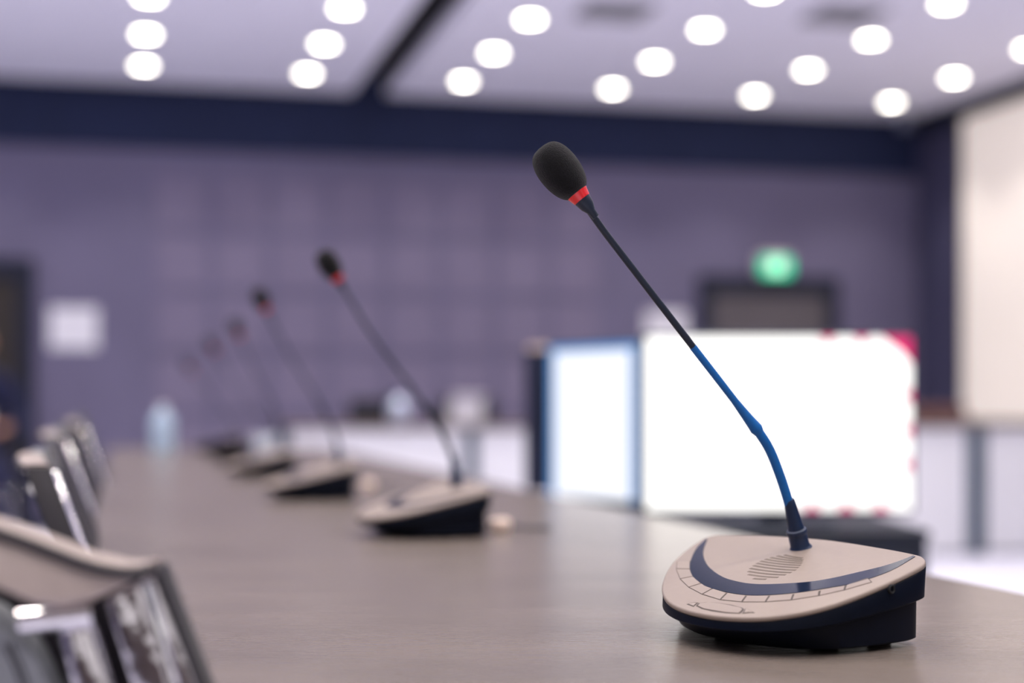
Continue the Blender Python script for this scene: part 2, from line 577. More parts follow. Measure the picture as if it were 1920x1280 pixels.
rim_px = [(500, 264), (440, 266), (380, 285), (320, 322), (255, 372), (195, 430), (150, 500), (130, 570), (138, 622), (170, 664),
          (235, 700), (330, 728), (450, 748), (580, 757), (720, 756), (860, 742), (1000, 718), (1140, 682), (1290, 630),
          (1430, 573), (1560, 515), (1650, 470), (1700, 440), (1712, 420), (1700, 398), (1660, 382), (1540, 357), (1400, 333), (1250, 309), (1100, 290),
          (900, 275), (700, 266)]
rim = [cp(*p) for p in rim_px]
rim_s = catmull(rim + [rim[0]], 4)[:-1]
cen = sum(rim_s, Vector()) / len(rim_s)


def inset(ps, d, lift=0.0):
    out = []
    for p in ps:
        v = cen - p
        out.append(p + v.normalized() * d + PN * lift)
    return out


def zset(ps, zf):
    return [Vector((p.x, p.y, zf(p))) for p in ps]


zmin = min(p.z for p in rim_s)
zmax = max(p.z for p in rim_s)


def bottom_ring(z):
    out = []
    for p in rim_s:
        v = p - cen
        t = v.dot(ndir)
        q = v - ndir * t
        q.z = 0
        k = 0.71 if t > 0 else 0.93
        pp = cen + q * 0.94 + Vector((ndir.x, ndir.y, 0)) * (t * k)
        out.append(Vector((pp.x, pp.y, z)))
    return out


def skirt(p):
    k = (p.z - zmin) / (zmax - zmin)
    return p.z - (0.0095 + 0.0185 * k)


def slab_on_plane(name, ps, lift0, lift1, m, parent):
    bm = bmesh.new()
    loft(bm, [[p + PN * lift0 for p in ps], [p + PN * lift1 for p in ps]])
    return new_obj(name, bm, m, parent)


def strip_on_plane(name, centre, half, lift, m, parent):
    """narrow raised strip along a centre line on the plane."""
    bm = bmesh.new()
    L, R_ = [], []
    for i, p in enumerate(centre):
        t = (centre[min(i + 1, len(centre) - 1)] - centre[max(i - 1, 0)]).normalized()
        s_ = PN.cross(t).normalized()
        L.append(p + s_ * half + PN * lift)
        R_.append(p - s_ * half + PN * lift)
    lo = [q - PN * (lift + 0.0003) for q in L + R_[::-1]]
    loft(bm, [lo, L + R_[::-1]])
    return new_obj(name, bm, m, parent)


BASE_MESH = {}


def base_parts(root, detail):
    def put(name, build):
        if name in BASE_MESH:
            o = bpy.data.objects.new(name, BASE_MESH[name])
            COL.objects.link(o)
            o.parent = root
            return o
        o = build()
        BASE_MESH[name] = o.data
        return o

    def b_plate():
        bm = bmesh.new()
        loft(bm, [inset(rim_s, 0.0006, -0.0035), inset(rim_s, 0.0, -0.0028), inset(rim_s, 0.0, -0.0012), inset(rim_s, 0.0006, -0.0003), inset(rim_s, 0.0016, 0.0)])
        return smooth_by_angle(new_obj('top_plate', bm, M_plate, root), 50)

    def b_body():
        bm = bmesh.new()
        up = inset(rim_s, 0.0009, -0.0036)
        r1 = inset(rim_s, 0.0002, -0.0044)
        zs = [skirt(p) for p in rim_s]
        r2 = [Vector((p.x, p.y, z + 0.001)) for p, z in zip(inset(rim_s, 0.0006), zs)]
        r3 = [Vector((p.x, p.y, z)) for p, z in zip(inset(rim_s, 0.0022), zs)]
        loft(bm, [r3, r2, r1, up])
        return smooth_by_angle(new_obj('housing', bm, M_body, root), 50)

    def b_lower():
        bm = bmesh.new()
        zs = [skirt(p) for p in rim_s]
        r3 = [Vector((p.x, p.y, z + 0.0004)) for p, z in zip(inset(rim_s, 0.006), zs)]
        bt = bottom_ring(0.0052)
        mid = [a.lerp(b, 0.5) + Vector((0, 0, 0)) for a, b in zip(r3, bt)]
        bt2 = [p + (Vector((cen.x, cen.y, p.z)) - p).normalized() * 0.003 + Vector((0, 0, -0.0015)) for p in bt]
        loft(bm, [bt2, bt, r3])
        return smooth_by_angle(new_obj('lower_housing', bm, M_body, root), 50)

    put('top_plate', b_plate)
    put('housing', b_body)
    put('lower_housing', b_lower)
    # rubber feet
    bm_ = None
    for fx, fy in ((-0.046, -0.008), (0.022, -0.032), (0.062, -0.018), (-0.03, 0.060), (0.03, 0.035)):
        def b_foot():
            bm = bmesh.new()
            lathe(bm, [(0.0, 0), (0.0075, 0), (0.0085, 0.002), (0.0085, 0.010), (0.0, 0.010)], 14)
            return new_obj('rubber_foot', bm, M_rubber, root)
        f = put('rubber_foot', b_foot)
        f.location = (fx, fy, 0)

    # dark glossy band sweeping round the front
    outer = [(398, 287), (340, 345), (305, 420), (300, 470), (322, 520), (365, 555), (400, 577), (500, 605), (600, 622), (700, 628), (850, 621), (1000, 604), (1150, 580), (1300, 551), (1500, 482), (1652, 396)]
    inner = [(404, 291), (384, 345), (380, 385), (392, 425), (425, 470), (500, 520), (590, 547), (680, 560), (800, 561), (1000, 549), (1150, 526), (1300, 492), (1450, 456), (1540, 428), (1600, 405), (1640, 390)]

    def b_band():
        o_ = catmull([cp(*p) for p in outer], 4)
        i_ = catmull([cp(*p) for p in inner], 4)
        bm = bmesh.new()
        n = len(o_)
        vo = [bm.verts.new(p + PN * 0.0004) for p in o_]
        vi = [bm.verts.new(p + PN * 0.0004) for p in i_]
        vo0 = [bm.verts.new(p - PN * 0.0004) for p in o_]
        vi0 = [bm.verts.new(p - PN * 0.0004) for p in i_]
        for k in range(n - 1):
            bm.faces.new((vo[k], vo[k + 1], vi[k + 1], vi[k]))
            bm.faces.new((vo[k], vo0[k], vo0[k + 1], vo[k + 1]))
            bm.faces.new((vi[k], vi[k + 1], vi0[k + 1], vi0[k]))
        return new_obj('display_band', bm, M_band, root)
    put('display_band', b_band)
    if not detail:
        return
    # keys along the band: outer and inner corner pairs in the 3.2x enlargement
    top_e = [(250, 412), (300, 425), (300, 478), (322, 528), (368, 557), (437, 588), (525, 613), (640, 630), (772, 630), (918, 620), (1072, 600), (1228, 568), (1368, 522)]
    bot_e = [(222, 425), (216, 470), (240, 530), (292, 580), (372, 622), (480, 655), (610, 668), (752, 668), (908, 656), (1074, 630), (1228, 596), (1394, 548)]
    ti = [(302, 420), (300, 470), (318, 515), (368, 557), (437, 588), (525, 613), (640, 630), (778, 630), (922, 620), (1078, 600), (1234, 568), (1368, 522)]
    to = bot_e
    for k in range(len(to) - 1):
        q = [ti[k], ti[k + 1], to[k + 1], to[k]]
        ps = [cp(*p) for p in q]
        c = sum(ps, Vector()) / 4
        slab_on_plane('key_groove', ps, -0.0004, 0.00012, M_line, root)
        ins = [p + (c - p).normalized() * 0.00095 for p in ps]
        slab_on_plane('key', ins, 0.0, 0.0004, M_plate, root)
    # oval key with an arrow key at either side
    ov = [(335, 690), (352, 674), (400, 668), (470, 672), (550, 684), (615, 702), (626, 712), (612, 728), (598, 737), (520, 734), (430, 722), (370, 708)]
    for poly, nm in ((ov, 'oval_key'), ([(280, 680), (322, 668), (352, 671), (328, 690), (322, 696)], 'arrow_key'), ([(634, 705), (690, 732), (655, 733), (612, 737)], 'arrow_key')):
        ps = [cp(*p) for p in poly]
        c = sum(ps, Vector()) / len(ps)
        slab_on_plane('key_groove', ps, -0.0004, 0.00012, M_line, root)
        slab_on_plane(nm, [p + (c - p).normalized() * 0.0017 for p in ps], 0.0, 0.0004, M_plate, root)
    # loudspeaker slots
    slots = [((540, 1072), (680, 1080)), ((485, 1028), (810, 1060)), ((485, 994), (892, 1033)), ((505, 961), (952, 1008)), ((540, 931), (1002, 981)),
             ((578, 905), (1032, 953)), ((618, 882), (1056, 928)), ((670, 861), (1070, 905)), ((730, 842), (1076, 885)), ((800, 825), (1080, 868)), ((880, 814), (1076, 850))]
    for a_, b_ in slots:
        pts = []
        for i in range(9):
            t = i / 8
            sag = 10 * (1 - (2 * t - 1) ** 2) * (b_[0] - a_[0]) / 500
            pts.append(cq(a_[0] + (b_[0] - a_[0]) * t, a_[1] + (b_[1] - a_[1]) * t + sag))
        strip_on_plane('speaker_slot', pts, 0.00125, 0.00015, M_slot, root)
    # headphone socket in the side
    d_ = Vector(((1670 - 960) / F, 1.0, -(1104 - HY) / F))

    def inside(px_, py_):
        c_ = False
        for a_, b_ in zip(rim_s, rim_s[1:] + rim_s[:1]):
            if (a_.y > py_) != (b_.y > py_) and px_ < (b_.x - a_.x) * (py_ - a_.y) / (b_.y - a_.y) + a_.x:
                c_ = not c_
        return c_
    Yj = 1.0
    while Yj < 1.3 and not inside(d_.x * Yj - B0.x, Yj - B0.y):
        Yj += 0.0004
    j = Vector((d_.x * Yj, Yj, ZC + d_.z * Yj)) - B0
    jn = Vector((0.62, -0.78, 0)).normalized()
    bm = bmesh.new()
    lathe(bm, [(0.0018, -0.004), (0.0032, -0.004), (0.0032, 0.0012), (0.0026, 0.0018), (0.0018, 0.0012), (0.0018, -0.003)], 16, j, jn)
    new_obj('socket', bm, M_rubber, root, smooth=False)


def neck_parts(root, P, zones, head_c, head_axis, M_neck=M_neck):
    """P: smooth centre line from base to head. zones: (stem_start, sleeve_start..) indices as fractions."""
    n = len(P)
    f_sleeve0, f_sleeve1 = zones
    i0 = 0
    i1 = int(f_sleeve0 * (n - 1))
    i2 = int(f_sleeve1 * (n - 1))
    # navy cone and ring at the base
    d0 = (P[2] - P[0]).normalized()
    dist = [0.0]
    for k in range(1, n):
        dist.append(dist[-1] + (P[k] - P[k - 1]).length)
    c0 = P[0]
    bm = bmesh.new()
    lathe(bm, [(0.0, -0.006), (0.0088, -0.006), (0.0088, 0.0), (0.0078, 0.001), (0.0072, 0.003), (0.0070, 0.012), (0.0070, 0.0135), (0.0, 0.0135)], 28, c0, d0)
    smooth_by_angle(new_obj('socket_ring', bm, M_cone, root), 40)
    bm = bmesh.new()
    lathe(bm, [(0.0, 0.011), (0.0074, 0.011), (0.0079, 0.0128), (0.0076, 0.0146), (0.0062, 0.0155), (0.0054, 0.022), (0.0042, 0.036), (0.0039, 0.0385), (0.0034, 0.0392), (0.0, 0.0392)], 28, c0, d0)
    smooth_by_angle(new_obj('cone_boot', bm, M_cone, root), 40)
    # flexible lower part
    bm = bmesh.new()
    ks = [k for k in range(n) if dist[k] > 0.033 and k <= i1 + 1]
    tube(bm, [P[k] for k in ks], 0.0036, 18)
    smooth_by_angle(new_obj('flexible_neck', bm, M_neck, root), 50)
    # tapered sleeve
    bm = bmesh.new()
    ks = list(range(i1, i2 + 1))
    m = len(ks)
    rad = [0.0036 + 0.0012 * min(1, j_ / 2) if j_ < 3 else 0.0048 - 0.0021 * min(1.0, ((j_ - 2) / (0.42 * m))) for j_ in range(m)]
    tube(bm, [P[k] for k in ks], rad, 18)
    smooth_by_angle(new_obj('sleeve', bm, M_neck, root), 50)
    # rigid stem
    bm = bmesh.new()
    tube(bm, [P[k] for k in range(i2 - 1, n)], 0.0025, 18)
    smooth_by_angle(new_obj('stem', bm, M_stem, root), 50)
    ax = Vector(head_axis).normalized()
    # flare under the ring: ring sits at head_c - ax * 0.0225
    bm = bmesh.new()
    lathe(bm, [(0.0, -0.041), (0.0026, -0.041), (0.0030, -0.036), (0.0052, -0.031), (0.0062, -0.0255), (0.0062, -0.0235), (0.0, -0.0235)], 28, head_c, ax)
    smooth_by_angle(new_obj('capsule_collar', bm, M_stem, root), 40)
    bm = bmesh.new()
    lathe(bm, [(0.0, -0.0252), (0.0066, -0.0252), (0.0070, -0.0235), (0.0078, -0.0205), (0.0082, -0.0192), (0.0074, -0.0175), (0.0, -0.0175)], 28, head_c, ax)
    smooth_by_angle(new_obj('light_ring', bm, M_red, root), 30)
    # foam windscreen: blunt egg, a touch fuller at the far end
    prof = []
    N = 26
    hl = 0.0212
    for k in range(N + 1):
        t = PI * k / N
        c_ = -math.cos(t)
        r = 0.0150 * (math.sin(t) ** 0.62) * (1 + 0.05 * c_)
        prof.append((max(0.0, r) if 0 < k < N else 0.0, hl * c_))
    bm = bmesh.new()
    lathe(bm, prof, 40, head_c, ax)
    new_obj('foam_windscreen', bm, M_foam, root, smooth=True)


mic = thing('gooseneck_microphone', 'nearest gooseneck microphone, in sharp focus, with black foam and beige base', 'microphone', B0, group='gooseneck microphones on the table')
base_parts(mic, True)
g = onp(1501, 1027)
gY = g.y + B0.y
hY = 1.122
npx = [(1501, 1027), (1492, 990), (1478, 940), (1463, 893), (1444, 845), (1424, 812), (1398, 778), (1352, 718), (1290, 638), (1200, 521), (1140, 443), (1106, 396), (1084, 363)]
tot = [0]
for k in range(1, len(npx)):
    tot.append(tot[-1] + math.dist(npx[k], npx[k - 1]))
pts = [at(x, y, gY + (hY - gY) * (tot[k] / tot[-1])) - B0 for k, (x, y) in enumerate(npx)]
P = catmull(pts, 8)
hc = at(1050, 321, hY) - B0
hax = (at(1050, 321, hY) - at(1087, 368, hY)).normalized()
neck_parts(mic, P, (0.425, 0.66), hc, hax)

# the further microphones of the row, in base coordinates of the second one
D2 = 2.06
npx2 = [(857, 920), (853, 888), (845, 856), (832, 824), (816, 796), (796, 766), (768, 726), (732, 680), (690, 622), (655, 566), (632, 528)]
R2 = Vector(((833 - 960) / F * D2, D2, TZ))


def far_mic(label, D, bx, yaw, lean, tall):
    loc = Vector(((bx - 960) / F * D, D, TZ))
    m = thing('gooseneck_microphone', label, 'microphone', loc, yaw, group='gooseneck microphones on the table')
    base_parts(m, False)
    inv = Matrix.Rotation(-yaw, 3, 'Z')
    # the neck stands in the base's own socket and leans to the seats
    gl = Matrix.Rotation(yaw, 3, 'Z') @ g
    raw = [at(x, y, D2) - R2 for x, y in npx2]
    z0 = raw[0].z
    x0 = raw[0].x
    pl = []
    for p in raw:
        pl.append(inv @ Vector((gl.x + (p.x - x0) * lean, gl.y, gl.z + (p.z - z0) * tall)))
    Pm = catmull(pl, 8)
    ax = (Pm[-1] - Pm[-3]).normalized()
    neck_parts(m, Pm, (0.44, 0.62), Pm[-1] + ax * 0.0235, ax, M_stem)
    return m


far_mic('second gooseneck microphone from the near end of the table', 2.06, 818, math.radians(-16), 1.0, 1.0)
far_mic('third gooseneck microphone from the near end of the table', 2.83, 605, math.radians(-18), 0.84, 1.02)
far_mic('fourth gooseneck microphone from the near end of the table', 3.70, 508, math.radians(-16), 0.66, 0.98)
far_mic('fifth gooseneck microphone from the near end, second from the far end', 4.57, 470, math.radians(-36), 0.9, 0.96)
far_mic('last gooseneck microphone at the far end of the table', 5.43, 425, math.radians(-34), 1.0, 0.82)

# small items on the table
for x, y, lab in ((937, 984, 'small cream cable plug lying beside the second microphone base'), (690, 908, 'small cream cable plug lying beside the third microphone base')):
    D = (ZC - TZ - 0.009) * F / (y - HY)
    p = thing('cable_plug', lab, 'plug', ((x - 960) / F * D, D, TZ + 0.009), 0.5)
    bm = bmesh.new(); lathe(bm, [(0.0, -0.014), (0.007, -0.013), (0.009, -0.010), (0.009, 0.010), (0.006, 0.014), (0.0, 0.014)], 16, (0, 0, 0), (1, 0, 0))
    new_obj('plug_body', bm, M_cream, p, smooth=False)
    bm = bmesh.new(); tube(bm, catmull([(0.013, 0, 0), (0.03, 0.004, -0.004), (0.05, 0.0, -0.0065), (0.07, -0.01, -0.0065)], 4), 0.0022, 8)
    new_obj('cable', bm, M_stem, p, smooth=True)

bt = thing('water_bottle', 'pale blue water bottle standing at the far end of the conference table', 'bottle', ((305 - 960) / F * 5.4, 5.4, TZ))
bm = bmesh.new(); lathe(bm, [(0.0, 0), (0.036, 0.0), (0.039, 0.006), (0.039, 0.055), (0.036, 0.06), (0.039, 0.065), (0.039, 0.105), (0.030, 0.128), (0.014, 0.142), (0.013, 0.15), (0, 0.15)], 24)
new_obj('bottle_body', bm, M_bottle, bt, smooth=True)
bm = bmesh.new(); lathe(bm, [(0.0, 0.148), (0.0155, 0.148), (0.0155, 0.163), (0.0, 0.164)], 20)
new_obj('cap', bm, M_white, bt)
gl_ = thing('drinking_glass', 'pale drinking glass standing behind the fourth microphone base', 'glass', ((496 - 960) / F * 4.25, 4.25, TZ))
bm = bmesh.new(); lathe(bm, [(0.0, 0), (0.027, 0), (0.034, 0.085), (0.032, 0.085), (0.0255, 0.008), (0.0, 0.008)], 24)
new_obj('tumbler', bm, M_glass, gl_, smooth=True)
bm = bmesh.new(); lathe(bm, [(0.0, 0.0085), (0.0253, 0.0085), (0.0300, 0.06), (0.0, 0.06)], 24)
new_obj('water', bm, M_bottle, gl_, smooth=False)

# ------------------------------------------------------------------ chairs by the left edge of the table
S = 0.78
RECL = 0.0
C0 = Vector((-0.43, 0.80, 0.0))


def cx(x, y, dy=0.0):
    p = at(x, y, S)
    return Vector((p.x, S + dy - RECL * (p.z - 0.7), p.z)) - C0


def flat_sweep(bm, rows):
    """rows: list of rings with equal counts."""
    return loft(bm, rows)


def make_chair(label, loc, rotz, zs=1.0, flat=0.0, recl=0.0):
    global RECL
    RECL = recl
    ch = thing('chrome_chair', label, 'chair', loc, rotz, group='chrome framed chairs along the table')
    # crest pad: upper and lower edge, from the right corner to the middle, then mirrored
    up = [(285, 1053), (262, 1056), (235, 1054), (180, 1038), (120, 1011), (60, 984), (0, 962), (-120, 930), (-300, 905), (-490, 897)]
    lo = [(268, 1080), (250, 1090), (225, 1102), (180, 1122), (137, 1132), (90, 1124), (45, 1100), (0, 1072), (-120, 1030), (-300, 1000)]
    lo.append((-490, 990))
    lo = lo[:len(up)]
    lo[-1] = (-490, 992)
    up = [(x, y + (1053 - y) * flat) for x, y in up]
    lo = [(x, y + (1090 - y) * flat) for x, y in lo]
    ur = [cx(*p) for p in up]
    lr = [cx(*p) for p in lo]
    mid = ur[-1].x

    def mir(p):
        return Vector((2 * mid - p.x, p.y, p.z))
    ur = ur + [mir(p) for p in ur[:-1][::-1]]
    lr = lr + [mir(p) for p in lr[:-1][::-1]]
    rings = []
    n = len(ur)
    th = 0.026
    BOW = 0.05 if not recl else 0.012
    for k in range(n):
        u, l = ur[k], lr[k]
        bow = BOW * (1 - ((u.x - mid) / (ur[0].x - mid)) ** 2)     # the back curves away at its middle
        v = (u - l)
        h = v.length
        d = v.normalized()
        ring = []
        for (fz, fy) in ((1.0, 0.25), (1.0, 0.75), (0.93, 1.0), (0.07, 1.0), (0.0, 0.75), (0.0, 0.25), (0.1, 0.0), (0.90, 0.0)):
            q = l + d * (h * fz)
            ring.append(Vector((q.x, q.y + fy * th - bow, q.z)))
        rings.append(ring)
    bm = bmesh.new()
    loft(bm, rings)
    smooth_by_angle(new_obj('crest_pad', bm, M_leather, ch), 60)
    # dark piping under the top edge, facing the lens side, and round the corner
    pp = []
    for k in range(n):
        u = ur[k]
        bow = BOW * (1 - ((u.x - mid) / (ur[0].x - mid)) ** 2)
        dz = 0.0048 if 0 < k < n - 1 else 0.003
        pp.append(Vector((u.x, u.y - bow - 0.0005, u.z - dz)))
    bm = bmesh.new()
    tube(bm, catmull(pp, 4), 0.0030, 10)
    new_obj('piping', bm, M_piping, ch, smooth=True)
    # chrome straps, crossbar
    def strap(name, quad, y0, y1, m=M_chrome, bev=0.0025):
        for mirror in (False, True):
            ps = [cx(*p) for p in quad]
            if mirror:
                ps = [mir(p) for p in ps]
            bm = bmesh.new()
            loft(bm, [[Vector((p.x, y0 + p.y, p.z)) for p in ps], [Vector((p.x, y1 + p.y, p.z)) for p in ps]])
            bmesh.ops.bevel(bm, geom=bm.edges[:], offset=bev, segments=3, profile=0.5, affect='EDGES')
            smooth_by_angle(new_obj(name, bm, m, ch), 50)
    strap('outer_upright', [(270, 1082), (290, 1078), (475, 1560), (400, 1560)], 0.000 if recl else 0.002, 0.032 if recl else 0.022)
    strap('edge_trim', [(286, 1062), (296, 1064), (485, 1560), (473, 1560)], 0.000, 0.026, M_piping, 0.001)
    strap('inner_upright', [(190, 1128), (262, 1090), (392, 1560), (330, 1560)], 0.004, 0.02)
    strap('side_strap', [(100, 1172), (172, 1158), (300, 1560), (190, 1560)], 0.0, 0.03, M_chrome, 0.006)
    a_, b_ = cx(40, 1166, 0.0), cx(176, 1150, 0.0)
    for (pa, pb) in ((a_, b_), (mir(a_), mir(b_))):
        bm = bmesh.new()
        tube(bm, [pa, pb], 0.0062, 14)
        smooth_by_angle(new_obj('crossbar', bm, M_chrome, ch), 50)
    bm = bmesh.new()
    q = [(-490, 960), (-120, 1000), (60, 1060), (230, 1080), (400, 1560), (-490, 1560)]
    ps = [cx(*p) for p in q]
    ps = ps + [mir(p) for p in ps[1:-1][::-1]]
    loft(bm, [[p + Vector((0, 0.024, 0)) for p in ps], [p + Vector((0, 0.034, 0)) for p in ps]])
    new_obj('back_shell', bm, M_piping, ch)
    # fabric back panel
    bm = bmesh.new()
    q = [(-490, 1010), (-120, 1090), (0, 1152), (40, 1190), (70, 1240), (120, 1360), (190, 1560), (-490, 1560)]
    ps = [cx(*p) for p in q]
    ps = ps + [mir(p) for p in ps[1:-1][::-1]]
    loft(bm, [[p + Vector((0, 0.0, 0)) for p in ps], [p + Vector((0, 0.03, 0)) for p in ps]])
    bmesh.ops.bevel(bm, geom=bm.edges[:], offset=0.004, segments=2, affect='EDGES')
    smooth_by_angle(new_obj('back_panel', bm, M_fabric, ch), 50)
    for dx in (0, 12):
        bm = bmesh.new()
        tube(bm, [cx(8 + dx, 1205), cx(30 + dx, 1255), cx(80 + dx, 1400), cx(120 + dx, 1540)], 0.0008, 6)
        new_obj('seam', bm, M_piping, ch, smooth=True)
    # lower frame
    zl = cx(0, 1560).z + C0.z
    wr = cx(440, 1560).x
    wl = mir(cx(440, 1560)).x
    boxobj('lower_rail', (wl, wr, -0.02, 0.012, zl - 0.02, zl + 0.005), M_chrome, ch, bevel=0.003)
    bm = bmesh.new()
    box(bm, wl + 0.02, wr - 0.02, -0.03, 0.42, 0.42, 0.49, bevel=0.025, seg=3)
    smooth_by_angle(new_obj('seat', bm, M_fabric, ch), 60)
    for xx, yy in ((wl + 0.04, 0.0), (wr - 0.04, 0.0), (wl + 0.04, 0.38), (wr - 0.04, 0.38)):
        bm = bmesh.new()
        tube(bm, [(xx, yy, 0.0), (xx, yy, 0.43)], 0.011, 12)
        smooth_by_angle(new_obj('leg', bm, M_chrome, ch), 50)
    for xx in (wl + 0.05, wr - 0.05):
        bm = bmesh.new()
        tube(bm, [(xx, -0.01, 0.44), (xx, -0.01, zl)], 0.010, 12)
        smooth_by_angle(new_obj('back_post', bm, M_chrome, ch), 50)
    ch.scale = (1, 1, zs)
    return ch


make_chair('nearest chrome framed chair with beige padded crest, bottom left corner', C0, 0.0)


def chair_at(label, corner_x, corner_y, deg, zs):
    """Place a chair by the upper corner of its back next to the table."""
    c = Matrix.Rotation(math.radians(deg), 3, 'Z') @ Vector((0.255, -0.045, 0))
    return make_chair(label, Vector((corner_x, corner_y, 0)) - c, math.radians(deg), zs, 0.85, 0.38)


chair_at('second chrome framed chair from the near end, with blue reflections', -0.475, 1.65, -76, 1.018)
chair_at('third chrome framed chair from the near end, by the table edge', -0.70, 2.5, -76, 1.03)
chair_at('fourth chrome framed chair from the near end, by the table edge', -0.90, 3.35, -76, 1.04)

# ------------------------------------------------------------------ desks with white fronts across the room
DESK_A = 8.75
e_start, pitch = 0.873, 1.044
desk_labels = ['white fronted desk at the left end of the far row', 'white fronted desk second from the left end of the far row', 'white fronted desk behind the two lit monitors',
               'white fronted desk fourth in the far row, with a reddish chair behind', 'white fronted desk nearest the projection screen']
for k in range(5):
    d = thing('white_desk', desk_labels[k], 'desk', ea(e_start + pitch * (k + 0.5), DESK_A, 0), YAW, group='white fronted desks in the far row')
    h = pitch / 2
    boxobj('desk_top', (-h + 0.002, h - 0.002, -0.03, 0.62, 0.775, 0.80), M_desk_top, d, bevel=0.003)
    boxobj('front_panel', (-h + 0.034, h - 0.034, 0.0, 0.018, 0.02, 0.775), M_white, d, bevel=0.002)
    for s_ in (-1, 1):
        pw_ = 0.052 if (k, s_) in ((3, 1), (4, -1)) else 0.030
        xs_ = sorted((s_ * (h - 0.002), s_ * (h - 0.002 - pw_)))
        boxobj('side_post', (xs_[0], xs_[1], -0.024, 0.6, 0.0, 0.775), M_post, d, bevel=0.002)



def plain_chair(label, px, D, m, rot, top=0.95):
    c = thing('meeting_chair', label, 'chair', ((px - 960) / F * D, D, 0), rot, group='chairs behind the far desks')
    bm = bmesh.new(); box(bm, -0.22, 0.22, -0.22, 0.22, 0.42, 0.48, bevel=0.02)
    smooth_by_angle(new_obj('seat', bm, m, c), 60)
    bm = bmesh.new(); box(bm, -0.21, 0.21, 0.20, 0.24, 0.55, top, bevel=0.018)
    smooth_by_angle(new_obj('backrest', bm, m, c), 60)
    for s_ in (-1, 1):
        bm = bmesh.new(); tube(bm, [(s_ * 0.19, 0.24, 0), (s_ * 0.19, 0.235, 0.45), (s_ * 0.19, 0.25, 0.7)], 0.012, 8)
        new_obj('leg', bm, M_chrome, c, smooth=True)
        bm = bmesh.new(); tube(bm, [(s_ * 0.19, -0.2, 0), (s_ * 0.19, -0.19, 0.43)], 0.012, 8)
        new_obj('leg', bm, M_chrome, c, smooth=True)
    return c


plain_chair('dark chair with low back behind the far desk, left of the pale carton', 735, 10.3, M_dark, YAW + 0.25, 0.95)
plain_chair('dark chair behind the far desk, half hidden by the pale carton', 880, 10.4, M_dark, YAW - 0.1, 0.945)
plain_chair('reddish brown chair behind the far desk beside the projection screen', 1790, 10.7, M_brownch, YAW, 0.90)

# things on the far desks
def desk_pt(px, back):
    k = (px - 960) / F
    D = (DESK_A + back) / (A.y + A.x * k)
    return Vector((k * D, D, 0.80))


bx = thing('carton', 'pale open topped carton standing on the far desk', 'box', desk_pt(874, 0.3), YAW)
bm = bmesh.new(); box(bm, -0.085, 0.085, -0.06, 0.06, 0.0, 0.13, bevel=0.003)
new_obj('carton_body', bm, M_paper, bx)
bm = bmesh.new()
prism(bm, [(-0.085, -0.06, 0.13), (0.085, -0.06, 0.13), (0.10, -0.085, 0.17), (-0.10, -0.085, 0.17)], (0, 0.003, 0.001))
new_obj('flap', bm, M_paper, bx)
jg = thing('steel_flask', 'round bluish steel flask on the far desk left of the pale carton', 'flask', desk_pt(748, 0.25))
bm = bmesh.new(); lathe(bm, [(0.0, 0), (0.05, 0), (0.055, 0.01), (0.055, 0.10), (0.04, 0.13), (0.025, 0.14), (0.025, 0.16), (0.0, 0.16)], 24)
new_obj('flask_body', bm, mat('brushed_steel', (0.72, 0.80, 0.98), 0.35, metal=0.6, noise=0.02, nscale=30), jg, smooth=True)
bm = bmesh.new(); lathe(bm, [(0.0, 0.16), (0.03, 0.16), (0.03, 0.185), (0.0, 0.187)], 20)
new_obj('flask_lid', bm, M_post, jg)

# ------------------------------------------------------------------ monitors on the black cabinet
cab = thing('media_cabinet', 'low black cabinet under the bright monitors beyond the table', 'cabinet', (0.43, 3.55, 0))
boxobj('carcass', (-0.37, 0.37, -0.47, 0.60, 0.04, 0.655), M_cab, cab, bevel=0.004)
boxobj('cabinet_top', (-0.375, 0.375, -0.475, 0.605, 0.655, 0.672), M_cab, cab, bevel=0.003)
for s_ in (-1, 1):
    dr = boxobj('door', (min(0.004 * s_, 0.365 * s_), max(0.004 * s_, 0.365 * s_), -0.486, -0.470, 0.05, 0.648), M_cab, cab, bevel=0.002)
    bm = bmesh.new(); tube(bm, [(0.03 * s_, -0.50, 0.30), (0.03 * s_, -0.50, 0.42)], 0.005, 8)
    new_obj('handle', bm, M_chrome, dr, smooth=True)
boxobj('plinth', (-0.35, 0.35, -0.44, 0.58, 0.0, 0.04), M_black, cab)
CT = 0.672


